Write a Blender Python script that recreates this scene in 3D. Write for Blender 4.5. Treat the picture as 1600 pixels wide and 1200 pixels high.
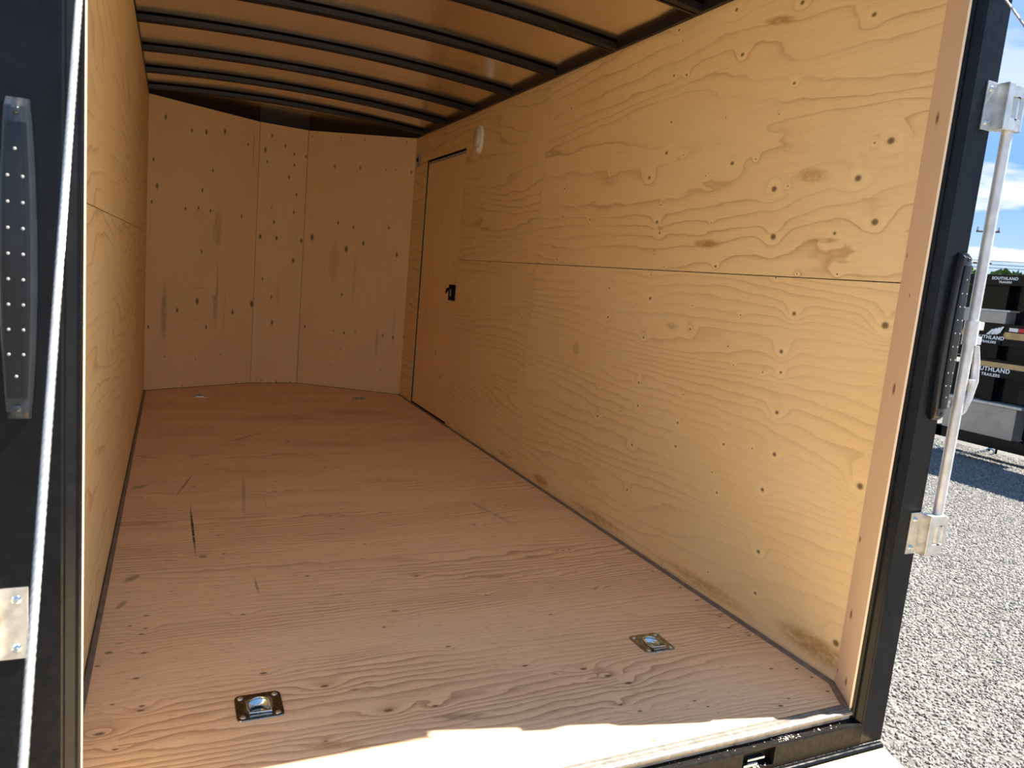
import bpy, bmesh, math, random
from mathutils import Vector, Matrix, noise as mnoise
for o in list(bpy.data.objects):
    bpy.data.objects.remove(o, do_unlink=True)
sc = bpy.context.scene
COL = sc.collection
random.seed(7)
PI = math.pi
# ------------------------------------------------------------------ camera, sun, sky, exposure
# trailer frame: X across, Y into the trailer, Z up, cargo floor at Z = 0, gravel at Z = GROUND
W, H, L = 2.06, 2.228, 5.18            # inside width, wall height, length of the straight side walls
V1, V2 = (0.83, 5.64), (1.234, 5.68)   # the two bends of the nose wall
YR = 0.17                              # plane of the rear frame
GROUND = -0.5
F_PX = 1149.1
YAW, PITCH, ROLL = 0.4394, -0.1455, 0.0917
cam_d = bpy.data.cameras.new('camera')
cam = bpy.data.objects.new('camera', cam_d)
COL.objects.link(cam)
sc.camera = cam
cam_d.sensor_width = 36.0
cam_d.lens = F_PX / 1600 * 36.0
cam_d.clip_start, cam_d.clip_end = 0.02, 2000
cam_d.dof.use_dof = True
cam_d.dof.focus_distance = 2.9
cam_d.dof.aperture_fstop = 7.0
fwd = Vector((math.sin(YAW) * math.cos(PITCH), math.cos(YAW) * math.cos(PITCH), math.sin(PITCH)))
rt0 = Vector((math.cos(YAW), -math.sin(YAW), 0))
up0 = rt0.cross(fwd)
rt = math.cos(ROLL) * rt0 + math.sin(ROLL) * up0
up = -math.sin(ROLL) * rt0 + math.cos(ROLL) * up0
CAM = Vector((0.1921, -1.1405, 1.1447))
cam.matrix_world = Matrix(((rt.x, up.x, -fwd.x, CAM.x), (rt.y, up.y, -fwd.y, CAM.y), (rt.z, up.z, -fwd.z, CAM.z), (0, 0, 0, 1)))

SUN_TRAVEL = Vector((-0.62, 0.14, -1.0)).normalized()
sun_d = bpy.data.lights.new('sun', 'SUN')
sun_d.energy = 8.5
sun_d.angle = 0.0095
sun_d.color = (1.0, 0.92, 0.79)
sun = bpy.data.objects.new('sun', sun_d)
COL.objects.link(sun)
sun.rotation_euler = SUN_TRAVEL.to_track_quat('-Z', 'Y').to_euler()

world = bpy.data.worlds.new('sky')
sc.world = world
world.use_nodes = True
wn, wl = world.node_tree.nodes, world.node_tree.links
wn.clear()
SKY_STRENGTH = 0.45
CLOUD_LEVEL = 1.06
def wmath(op, a, b=None, c=None):
    n = wn.new('ShaderNodeMath'); n.operation = op
    for i, v in enumerate((a, b, c)):
        if v is None: continue
        if isinstance(v, (int, float)): n.inputs[i].default_value = v
        else: wl.new(v, n.inputs[i])
    return n.outputs[0]
wtc = wn.new('ShaderNodeTexCoord')
wsep = wn.new('ShaderNodeSeparateXYZ'); wl.new(wtc.outputs['Generated'], wsep.inputs[0])
wz = wmath('ADD', wmath('MAXIMUM', wsep.outputs[2], 0.0), 0.14)
wcmb = wn.new('ShaderNodeCombineXYZ')
wl.new(wmath('DIVIDE', wsep.outputs[0], wz), wcmb.inputs[0])
wl.new(wmath('DIVIDE', wsep.outputs[1], wz), wcmb.inputs[1])
wramp = wn.new('ShaderNodeValToRGB')        # clear summer sky, paler towards the horizon all the way round
wl.new(wmath('MAXIMUM', wsep.outputs[2], 0.0), wramp.inputs[0])
wramp.color_ramp.interpolation = 'EASE'
els = wramp.color_ramp.elements
els[0].position = 0.0; els[0].color = (.44, .68, .95, 1)
els[1].position = 1.0; els[1].color = (.20, .37, .70, 1)
e_ = els.new(.20); e_.color = (.23, .50, .95, 1)
e_ = els.new(.45); e_.color = (.19, .43, .86, 1)
def wnoise(scale, detail, rough, dist):
    n = wn.new('ShaderNodeTexNoise'); n.inputs['Scale'].default_value = scale
    n.inputs['Detail'].default_value = detail; n.inputs['Roughness'].default_value = rough
    n.inputs['Distortion'].default_value = dist
    wl.new(wcmb.outputs[0], n.inputs['Vector'])
    return n.outputs['Fac']
def wsmooth(x, a, b):
    n = wn.new('ShaderNodeMapRange'); n.interpolation_type = 'SMOOTHSTEP'
    wl.new(x, n.inputs[0]); n.inputs[1].default_value = a; n.inputs[2].default_value = b
    return n.outputs[0]
puff = wsmooth(wnoise(1.15, 7, 0.6, 0.3), 0.47, 0.60)
wisp = wmath('MULTIPLY', wsmooth(wnoise(0.16, 5, 0.6, 1.2), 0.42, 0.72), 0.55)
low = wmath('SUBTRACT', 1.0, wsmooth(wsep.outputs[2], 0.02, 0.45))     # more cloud towards the horizon, all the way round
cl = wmath('MAXIMUM', wmath('MULTIPLY', puff, wmath('ADD', wmath('MULTIPLY', low, 0.75), 0.2)), wisp)
haze = wmath('MULTIPLY', wmath('SUBTRACT', 1.0, wsmooth(wsep.outputs[2], -0.02, 0.16)), 0.35)
cl = wmath('MINIMUM', wmath('MAXIMUM', cl, haze), 1.0)
wmix = wn.new('ShaderNodeMix'); wmix.data_type = 'RGBA'
wl.new(cl, wmix.inputs[0])
wl.new(wramp.outputs[0], wmix.inputs[6])
wmix.inputs[7].default_value = (CLOUD_LEVEL, CLOUD_LEVEL * 1.02, CLOUD_LEVEL * 1.05, 1)
wbg = wn.new('ShaderNodeBackground')
wl.new(wmix.outputs[2], wbg.inputs['Color'])
wbg.inputs['Strength'].default_value = SKY_STRENGTH
wout = wn.new('ShaderNodeOutputWorld')
wl.new(wbg.outputs[0], wout.inputs['Surface'])

sc.view_settings.view_transform = 'Standard'
sc.view_settings.look = 'None'
sc.view_settings.exposure = 1.31
sc.view_settings.gamma = 1.0
sc.view_settings.use_curve_mapping = False
sc.cycles.max_bounces = 40
sc.cycles.diffuse_bounces = 32
sc.cycles.glossy_bounces = 12
sc.cycles.use_denoising = True

# ------------------------------------------------------------------ node helper
class NT:
    def __init__(s, name):
        s.mat = bpy.data.materials.new(name); s.mat.use_nodes = True
        s.n, s.l = s.mat.node_tree.nodes, s.mat.node_tree.links
        s.n.clear()
        s.out = s.n.new('ShaderNodeOutputMaterial')
        s.bsdf = s.n.new('ShaderNodeBsdfPrincipled')
        s.l.new(s.bsdf.outputs[0], s.out.inputs['Surface'])
    def put(s, sock, v):
        if isinstance(v, (int, float)): sock.default_value = v
        elif isinstance(v, (tuple, list)):
            sock.default_value = tuple(v) + (1,) if len(sock.default_value) == 4 and len(v) == 3 else tuple(v)
        else: s.l.new(v, sock)
    def m(s, op, a, b=None, c=None):
        n = s.n.new('ShaderNodeMath'); n.operation = op
        for i, v in enumerate((a, b, c)):
            if v is not None: s.put(n.inputs[i], v)
        return n.outputs[0]
    def sep(s, v):
        n = s.n.new('ShaderNodeSeparateXYZ'); s.l.new(v, n.inputs[0]); return n.outputs
    def comb(s, x, y, z=0.0):
        n = s.n.new('ShaderNodeCombineXYZ')
        for i, v in enumerate((x, y, z)): s.put(n.inputs[i], v)
        return n.outputs[0]
    def noise(s, vec, scale, detail=2, rough=.5, dist=0.0):
        n = s.n.new('ShaderNodeTexNoise'); s.l.new(vec, n.inputs['Vector'])
        n.inputs['Scale'].default_value = scale; n.inputs['Detail'].default_value = detail
        n.inputs['Roughness'].default_value = rough; n.inputs['Distortion'].default_value = dist
        return n.outputs['Fac']
    def smooth(s, x, a, b, lo=0.0, hi=1.0, kind='SMOOTHSTEP'):
        n = s.n.new('ShaderNodeMapRange'); n.interpolation_type = kind
        s.put(n.inputs[0], x); s.put(n.inputs[1], a); s.put(n.inputs[2], b); s.put(n.inputs[3], lo); s.put(n.inputs[4], hi)
        return n.outputs[0]
    def mix(s, f, a, b, mode='MIX'):
        n = s.n.new('ShaderNodeMix'); n.data_type = 'RGBA'; n.blend_type = mode
        s.put(n.inputs[0], f); s.put(n.inputs[6], a); s.put(n.inputs[7], b)
        return n.outputs[2]
    def attr(s, name, typ='GEOMETRY'):
        n = s.n.new('ShaderNodeAttribute'); n.attribute_name = name; n.attribute_type = typ
        return n.outputs
    def obj(s): return s.n.new('ShaderNodeTexCoord').outputs['Object']
    def bump(s, h, strength, dist=.002):
        n = s.n.new('ShaderNodeBump'); s.put(n.inputs['Height'], h)
        n.inputs['Strength'].default_value = strength; n.inputs['Distance'].default_value = dist
        s.l.new(n.outputs[0], s.bsdf.inputs['Normal'])
    def set(s, **k):
        names = dict(color='Base Color', rough='Roughness', metal='Metallic', spec='Specular IOR Level', coat='Coat Weight',
                     coat_rough='Coat Roughness', trans='Transmission Weight', ior='IOR', alpha='Alpha')
        for a, v in k.items(): s.put(s.bsdf.inputs[names[a]], v)
        return s.mat

def plywood(name, base, base2, line, sx=.2, N=7.0, M=3.0, w=.5, sharp=4.0, strength=.5, bumps=.25, knot=(.13, .07, .035), halo=.35, pores=0.0, fiber_amt=.12, specks=0.0, asp=.75, ksc=.75, fill=.05, flow=.9):
    t = NT(name)
    P = t.obj()
    seed = t.attr('seed', 'OBJECT')[2]
    x0, y0, _ = t.sep(P)
    x = t.m('ADD', x0, t.m('MULTIPLY', seed, 7.31))
    y = t.m('ADD', y0, t.m('MULTIPLY', seed, 3.17))
    n1 = t.noise(t.comb(t.m('MULTIPLY', x, sx), y, seed), 2.1, 2.5, .45, .35)
    n2 = t.noise(t.comb(t.m('MULTIPLY', x, 2.2), t.m('MULTIPLY', y, 7.0), seed), 2.6, 2, .5, .2)
    kn = t.attr('kn')[1]
    kx, ky, kr = t.sep(kn)
    d2 = t.m('ADD', t.m('POWER', t.m('ABSOLUTE', t.m('MULTIPLY', kx, asp)), 2.0), t.m('POWER', t.m('ABSOLUTE', ky), 2.0))
    dn2 = t.m('DIVIDE', d2, t.m('MULTIPLY', t.m('MULTIPLY', kr, kr), ksc * ksc))
    bmp = t.m('EXPONENT', t.m('MULTIPLY', dn2, -.06))
    kw = t.m('DIVIDE', kr, .012)
    tt = t.m('ADD', t.m('ADD', t.m('MULTIPLY', n1, N), t.m('MULTIPLY', y, M)), t.m('ADD', t.m('MULTIPLY', n2, w), t.m('MULTIPLY', t.m('MULTIPLY', bmp, kw), flow)))
    fr = t.m('FRACT', tt)
    ln = t.m('MULTIPLY', t.m('POWER', fr, sharp), t.smooth(fr, 1.0, .93))
    md = t.smooth(t.noise(t.comb(t.m('MULTIPLY', x, .6), t.m('MULTIPLY', y, 2.6), seed), 1.6, 2), .36, .62, .12, 1.0)
    lw = t.m('MULTIPLY', t.m('MULTIPLY', ln, md), strength)
    fib = t.noise(t.comb(t.m('MULTIPLY', x, 9.0), t.m('MULTIPLY', y, 230.0), seed), 1.0, 2, .6)
    blo = t.smooth(t.noise(t.comb(x, t.m('MULTIPLY', y, 1.8), seed), 1.7, 3), .3, .7)
    c = t.mix(blo, base, base2)
    c = t.mix(t.m('MULTIPLY', t.m('MULTIPLY', fr, fr), fill), c, line)
    c = t.mix(lw, c, line)
    c = t.mix(t.smooth(fib, .35, .8, 0, fiber_amt), c, line)
    if pores:
        pv = t.noise(t.comb(t.m('MULTIPLY', x, 26.0), t.m('MULTIPLY', y, 150.0), seed), 1.0, 1, .5)
        c = t.mix(t.smooth(pv, .64, .76, 0, pores), c, line)
    if specks:
        vn = t.n.new('ShaderNodeTexVoronoi'); t.l.new(t.comb(t.m('MULTIPLY', x, 5.0), t.m('MULTIPLY', y, 11.0), seed), vn.inputs['Vector'])
        vn.inputs['Scale'].default_value = 1.0; vn.inputs['Randomness'].default_value = 1.0
        hs = t.sep(vn.outputs['Color'])
        rad = t.m('MULTIPLY', t.m('MAXIMUM', t.m('SUBTRACT', hs[0], .35), 0.0), .13)
        sp = t.smooth(t.m('DIVIDE', vn.outputs['Distance'], t.m('MAXIMUM', rad, .001)), 1.2, .5)
        c = t.mix(t.m('MULTIPLY', sp, specks), c, knot)
    dk = t.m('SQRT', t.m('ADD', dn2, t.m('MULTIPLY', t.m('SUBTRACT', n2, .5), .3)))
    hl = t.m('MULTIPLY', t.smooth(dk, 3.4, 1.2), halo)
    c = t.mix(hl, c, tuple(min(1, v * 1.25) for v in base))
    ring = t.m('MULTIPLY', t.smooth(t.m('FRACT', t.m('MULTIPLY', dk, 2.3)), .55, .95), t.smooth(dk, 2.1, .9))
    c = t.mix(t.m('MULTIPLY', ring, .25), c, knot)
    core = t.smooth(dk, 1.1, .35)
    c = t.mix(t.m('MULTIPLY', core, .88), c, knot)
    ms, mt, mv = t.sep(t.attr('mk')[1])
    mr = t.m('SQRT', t.m('ADD', t.m('MULTIPLY', ms, ms), t.m('MULTIPLY', mt, mt)))
    brk = t.smooth(t.noise(t.comb(t.m('MULTIPLY', x, 30.0), t.m('MULTIPLY', y, 55.0), seed), 1.0, 3, .6), .3, .6, .35, 1.0)
    mm = t.m('MULTIPLY', t.smooth(mr, 1.0, .35), brk)
    c = t.mix(t.m('MULTIPLY', mm, t.m('MAXIMUM', mv, 0.0)), c, (.035, .018, .01))
    c = t.mix(t.m('MULTIPLY', mm, t.m('MAXIMUM', t.m('MULTIPLY', mv, -1.0), 0.0)), c, (.42, .21, .05))
    hgt = t.m('ADD', t.m('MULTIPLY', lw, -1.0), t.m('MULTIPLY', fib, .35))
    t.bump(hgt, bumps, .0012)
    return t.set(color=c, rough=.62, spec=.28)

def plain(name, color, rough=.5, metal=0.0, spec=.5, coat=0.0, var=.12, scale=20.0, bump=0.0, bscale=200.0):
    t = NT(name)
    P = t.obj()
    n = t.noise(P, scale, 4, .6)
    dark = tuple(v * (1 - var) for v in color); lite = tuple(min(1, v * (1 + var)) for v in color)
    c = t.mix(t.smooth(n, .3, .7), dark, lite)
    r = t.smooth(t.noise(P, scale * 2.3, 3), .3, .7, max(.02, rough - .05), rough + .07)
    if bump: t.bump(t.noise(P, bscale, 2), bump, .001)
    return t.set(color=c, rough=r, metal=metal, spec=spec, coat=coat)

M = {}
M['ply_wall'] = plywood('upper wall plywood', (.855, .665, .36), (.875, .695, .395), (.40, .19, .06), sx=.15, N=14.0, M=15.0, w=.8, sharp=10.0, strength=.95, asp=.8, fill=.03)
M['ply_wall_fine'] = plywood('lower wall plywood', (.855, .665, .36), (.875, .695, .405), (.44, .23, .08), sx=.13, N=16.0, M=26.0, w=.9, sharp=5.0, strength=.46, asp=.85, fill=.04, flow=1.6)
M['ply_front'] = plywood('front plywood', (.92, .73, .42), (.90, .69, .40), (.60, .36, .18), sx=.10, N=6, M=20.0, w=.5, sharp=3.0, strength=.09, halo=.1, asp=.5, ksc=1.05, fill=.03)
M['ply_floor'] = plywood('floor plywood', (.90, .68, .44), (.92, .71, .47), (.42, .21, .11), sx=.10, N=24.0, M=42.0, w=1.5, sharp=2.6, strength=.85, bumps=.45, knot=(.16, .075, .04), halo=.0, pores=.42, fiber_amt=.22, specks=.5, asp=.5, ksc=.62, fill=.10, flow=1.5)
M['ply_ramp'] = plywood('ramp plywood', (.80, .60, .33), (.82, .62, .36), (.55, .34, .15), sx=.15, N=10.0, M=9.0, w=.8, sharp=4, strength=.5)
M['board'] = plywood('pine board', (.84, .66, .48), (.88, .70, .51), (.60, .42, .27), sx=.06, N=5, M=60.0, w=.6, sharp=2.2, strength=.3, knot=(.20, .08, .045), halo=.08, asp=.55, ksc=.8)

M['black'] = plain('black powder coat', (.005, .0055, .007), .24, spec=.2, var=.2)
M['black_sill'] = plain('scuffed black steel', (.010, .010, .010), .38, spec=.08, var=.3, scale=60)
M['black_roof'] = plain('black roof steel', (.010, .010, .012), .36, spec=.4)
M['skin'] = plain('black trailer skin', (.012, .012, .013), .3)
M['smoke'] = plain('smoked lens plastic', (.004, .005, .008), .12, spec=.4, coat=.15)
M['rim'] = plain('grey lens rim', (.016, .02, .026), .16, spec=.5, coat=.3)
M['led'] = plain('pale led chip', (.36, .37, .39), .35)
M['zinc'] = plain('zinc plated steel', (.62, .62, .60), .36, metal=.85, var=.12, scale=35)
M['galv'] = plain('galvanised tube', (.66, .67, .68), .42, metal=.55, var=.12, scale=30)
M['dzinc'] = plain('dark zinc steel', (.30, .31, .29), .22, metal=1.0, var=.2, scale=60)
M['bzinc'] = plain('bright zinc steel', (.62, .68, .70), .16, metal=1.0, var=.12, scale=60)
M['alu'] = plain('aluminium edging', (.22, .205, .185), .42, metal=.4, var=.2, scale=45)
M['gasket'] = plain('grey sealing strip', (.20, .165, .135), .6, var=.2)
M['rubber'] = plain('black rubber seal', (.005, .005, .005), .7, spec=.1)
M['shade_line'] = plain('shade line black', (.0015, .0015, .0015), .9, spec=0.0)  # near-black colour for the painted shadow line above the roof bows
M['white'] = plain('white plastic', (.80, .78, .74), .35, var=.04)
M['lens'] = plain('frosted lens', (.55, .55, .53), .18, spec=.6, coat=.3, var=.06)
M['grey'] = plain('grey plastic', (.33, .35, .37), .45)
M['wire'] = plain('steel wire rope', (.42, .43, .44), .42, metal=.35, var=.1, scale=90)
M['lumber'] = plain('yellow lumber', (.50, .33, .13), .6, var=.2, scale=9)
M['trailer'] = plain('black trailer paint', (.004, .0045, .006), .18, spec=.16)
M['steelbox'] = plain('satin steel toolbox', (.36, .335, .30), .42, metal=.5, var=.06, scale=4)
M['lidsteel'] = plain('bright steel lid', (.52, .50, .46), .4, metal=.4)
M['tape_white'] = plain('white reflective tape', (.78, .78, .78), .3)
M['tape_red'] = plain('red reflective tape', (.55, .015, .02), .3)
M['letters'] = plain('white lettering', (.88, .88, .88), .4, var=.02)
M['pole'] = plain('weathered pole wood', (.10, .085, .07), .8)
M['dust'] = plain('pale sawdust', (.72, .66, .55), .8)

t = NT('roof sheet underside')            # thin metal roof seen from below: a blurred mirror of the wood
P = t.obj()
px, py, pz = t.sep(P)
t.bump(t.noise(t.comb(t.m('MULTIPLY', px, .7), t.m('MULTIPLY', py, 1.6)), 2.2, 1, .4), .30, .03)
M['roof'] = t.set(color=t.mix(t.noise(P, 3.0, 3), (.86, .80, .72), (.90, .84, .76)), rough=.19, metal=1.0)

t = NT('gravel bed')
P = t.obj()
v = t.n.new('ShaderNodeTexVoronoi'); t.l.new(P, v.inputs['Vector']); v.inputs['Scale'].default_value = 62
hv = t.sep(v.outputs['Color'])[0]
big = t.smooth(t.noise(P, .9, 4), .3, .7, .86, 1.08)
c = t.mix(hv, (.085, .085, .082), (.17, .17, .164))
c = t.mix(1.0, c, t.comb(big, big, big), 'MULTIPLY')
t.bump(v.outputs['Distance'], .5, .008)
M['bed'] = t.set(color=c, rough=.9, spec=.2)
t = NT('crushed stone')
rnd = t.n.new('ShaderNodeObjectInfo').outputs['Random']
c = t.mix(rnd, (.115, .115, .112), (.30, .297, .288))
M['stone'] = t.set(color=c, rough=.85, spec=.25)
t = NT('leaves')
P = t.obj()
M['leaf'] = t.set(color=t.mix(t.noise(P, 1.2, 4), (.035, .075, .012), (.12, .20, .03)), rough=.7)
t = NT('dry hillside')
P = t.obj()
M['hill'] = t.set(color=t.mix(t.smooth(t.noise(P, .02, 6, .6), .4, .6), (.30, .24, .13), (.16, .14, .07)), rough=.95, spec=.1)

# ------------------------------------------------------------------ mesh helpers
def link(name, mesh, mat, parent=None):
    o = bpy.data.objects.new(name, mesh)
    COL.objects.link(o)
    if mat is not None: mesh.materials.append(mat if not isinstance(mat, str) else M[mat])
    if parent is not None: o.parent = parent
    return o
def obj(name, bm, mat, parent=None, smooth=False):
    me = bpy.data.meshes.new(name)
    bmesh.ops.recalc_face_normals(bm, faces=bm.faces)
    bm.to_mesh(me); bm.free()
    if smooth:
        for p in me.polygons: p.use_smooth = True
        try: me.set_sharp_from_angle(angle=math.radians(38))
        except Exception: pass
    return link(name, me, mat, parent)
def tag(o, label=None, cat=None, group=None, kind=None):
    if label: o['label'] = label
    if cat: o['category'] = cat
    if group: o['group'] = group
    if kind: o['kind'] = kind
    return o
def empty(name, loc=(0, 0, 0)):
    o = bpy.data.objects.new(name, None); COL.objects.link(o); o.location = loc
    o.empty_display_size = .05
    return o
def box(bm, x0, x1, y0, y1, z0, z1, bev=0.0):
    r = bmesh.ops.create_cube(bm, size=1.0, matrix=Matrix.Translation(((x0 + x1) / 2, (y0 + y1) / 2, (z0 + z1) / 2)) @ Matrix.Diagonal((abs(x1 - x0), abs(y1 - y0), abs(z1 - z0), 1)))
    if bev:
        es = {e for v in r['verts'] for e in v.link_edges}
        bmesh.ops.bevel(bm, geom=list(es), offset=bev, segments=2, affect='EDGES', profile=.6)
def bx(x0, x1, y0, y1, z0, z1, bev=0.0):
    bm = bmesh.new(); box(bm, x0, x1, y0, y1, z0, z1, bev); return bm
def tube(bm, pts, r, n=10, closed=False, cap=True):
    pts = [Vector(p) for p in pts]; k = len(pts); rings = []
    ref = None
    for i, p in enumerate(pts):
        a = pts[(i - 1) % k] if (closed or i > 0) else p
        b = pts[(i + 1) % k] if (closed or i < k - 1) else p
        d = (b - a).normalized()
        if ref is None:
            ref = d.orthogonal().normalized()
        ref = (ref - d * ref.dot(d)).normalized()
        s = d.cross(ref)
        rr = r[i] if isinstance(r, (list, tuple)) else r
        rings.append([bm.verts.new(p + rr * (math.cos(2 * PI * j / n) * ref + math.sin(2 * PI * j / n) * s)) for j in range(n)])
    for i in range(k if closed else k - 1):
        A, B = rings[i], rings[(i + 1) % k]
        for j in range(n):
            bm.faces.new((A[j], A[(j + 1) % n], B[(j + 1) % n], B[j]))
    if cap and not closed:
        bm.faces.new(rings[0]); bm.faces.new(rings[-1])
def tb(pts, r, n=10, closed=False):
    bm = bmesh.new(); tube(bm, pts, r, n, closed); return bm
def prism(bm, pts2, f0, f1):
    """closed outline pts2 lofted between the two point maps f0, f1"""
    A = [bm.verts.new(f0(*p)) for p in pts2]; B = [bm.verts.new(f1(*p)) for p in pts2]
    k = len(A)
    for i in range(k): bm.faces.new((A[i], A[(i + 1) % k], B[(i + 1) % k], B[i]))
    bm.faces.new(A); bm.faces.new(B)
def rrect(w, h, r, seg=4):
    out = []
    for cx, cy, a0 in ((w / 2 - r, h / 2 - r, 0), (-w / 2 + r, h / 2 - r, 90), (-w / 2 + r, -h / 2 + r, 180), (w / 2 - r, -h / 2 + r, 270)):
        for i in range(seg + 1):
            a = math.radians(a0 + 90 * i / seg)
            out.append((cx + r * math.cos(a), cy + r * math.sin(a)))
    return out
def frange(a, b, step, extra=()):
    n = max(1, round((b - a) / step))
    s = sorted(set([round(a + (b - a) * i / n, 5) for i in range(n + 1)] + [round(e, 5) for e in extra if a < e < b]))
    return s
KNOT_SHAPE = dict(ply_wall=(.8, .75), ply_wall_fine=(.85, .75), ply_front=(.5, 1.05), ply_floor=(.5, .62), board=(.55, .8))
def panel(name, mat, parent, origin, U, V, us, vs, t=.012, knots=(), marks=(), skip=None, shape=None, seed=0.0):
    asp, ksc = KNOT_SHAPE.get(mat, (.75, .75))
    """a sheet whose face lies in the plane origin + u*U + v*V, grain along u; knots (world x,y,z,r) and marks
    (world centre, world end of the half axis, half width, strength) are stored per face corner for the material"""
    U, V = Vector(U), Vector(V); Nn = U.cross(V)
    mw = Matrix(((U.x, V.x, Nn.x, origin[0]), (U.y, V.y, Nn.y, origin[1]), (U.z, V.z, Nn.z, origin[2]), (0, 0, 0, 1)))
    inv = mw.inverted()
    bm = bmesh.new()
    g = {}
    for i, u in enumerate(us):
        for j, v in enumerate(vs):
            p = shape(u, v) if shape else (u, v)
            g[i, j] = bm.verts.new((p[0], p[1], 0))
    for i in range(len(us) - 1):
        for j in range(len(vs) - 1):
            if skip and skip((us[i] + us[i + 1]) / 2, (vs[j] + vs[j + 1]) / 2): continue
            bm.faces.new((g[i, j], g[i + 1, j], g[i + 1, j + 1], g[i, j + 1]))
    bmesh.ops.delete(bm, geom=[v for v in bm.verts if not v.link_faces], context='VERTS')
    ed = [e for e in bm.edges if len(e.link_faces) == 1]
    r = bmesh.ops.extrude_edge_only(bm, edges=ed)
    for v in r['geom']:
        if isinstance(v, bmesh.types.BMVert): v.co.z -= t
    me = bpy.data.meshes.new(name)
    bm.normal_update(); bm.to_mesh(me); bm.free()
    kl = [(inv @ Vector(k[:3]), k[3]) for k in knots]
    kl = [(p.x, p.y, r_) for p, r_ in kl if abs(p.z) < .06]
    ml = []
    for c_, e_, hw, s_ in marks:
        c2, e2 = inv @ Vector(c_), inv @ Vector(e_)
        a = Vector((e2.x - c2.x, e2.y - c2.y)); ln = a.length; a /= ln
        ml.append((c2.x, c2.y, a.x, a.y, ln, hw, s_))
    ka = me.attributes.new('kn', 'FLOAT_VECTOR', 'CORNER'); ma = me.attributes.new('mk', 'FLOAT_VECTOR', 'CORNER')
    for p in me.polygons:
        cx, cy = p.center.x, p.center.y
        best, bd = None, 12.0                # the knot that bends the grain most here, or one that lies in this very cell
        for k in kl:
            du, dv = k[0] - cx, k[1] - cy
            if abs(du) > .5 or abs(dv) > .5: continue
            d = .06 * ((du * asp) ** 2 + dv * dv) / (k[2] * ksc) ** 2 - math.log(k[2] / .012)
            if abs(du) < .03 and abs(dv) < .03: d -= 8
            if d < bd: best, bd = k, d
        mk = None
        for q in ml:
            for vi in list(p.vertices) + [None]:
                co = me.vertices[vi].co if vi is not None else p.center
                dx, dy = co.x - q[0], co.y - q[1]
                s_, t_ = (dx * q[2] + dy * q[3]) / q[4], (-dx * q[3] + dy * q[2]) / q[5]
                if abs(s_) < 1 + .05 / q[4] and abs(t_) < 1 + .05 / q[5]: mk = q; break
            if mk: break
        for li in p.loop_indices:
            co = me.vertices[me.loops[li].vertex_index].co
            ka.data[li].vector = (co.x - best[0], co.y - best[1], best[2]) if best else (9, 9, .008)
            if mk:
                dx, dy = co.x - mk[0], co.y - mk[1]
                ma.data[li].vector = ((dx * mk[2] + dy * mk[3]) / mk[4], (-dx * mk[3] + dy * mk[2]) / mk[5], mk[6])
            else: ma.data[li].vector = (5, 5, 0)
    o = link(name, me, mat, parent)
    o.matrix_world = mw
    o['seed'] = float(seed)
    return o
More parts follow.
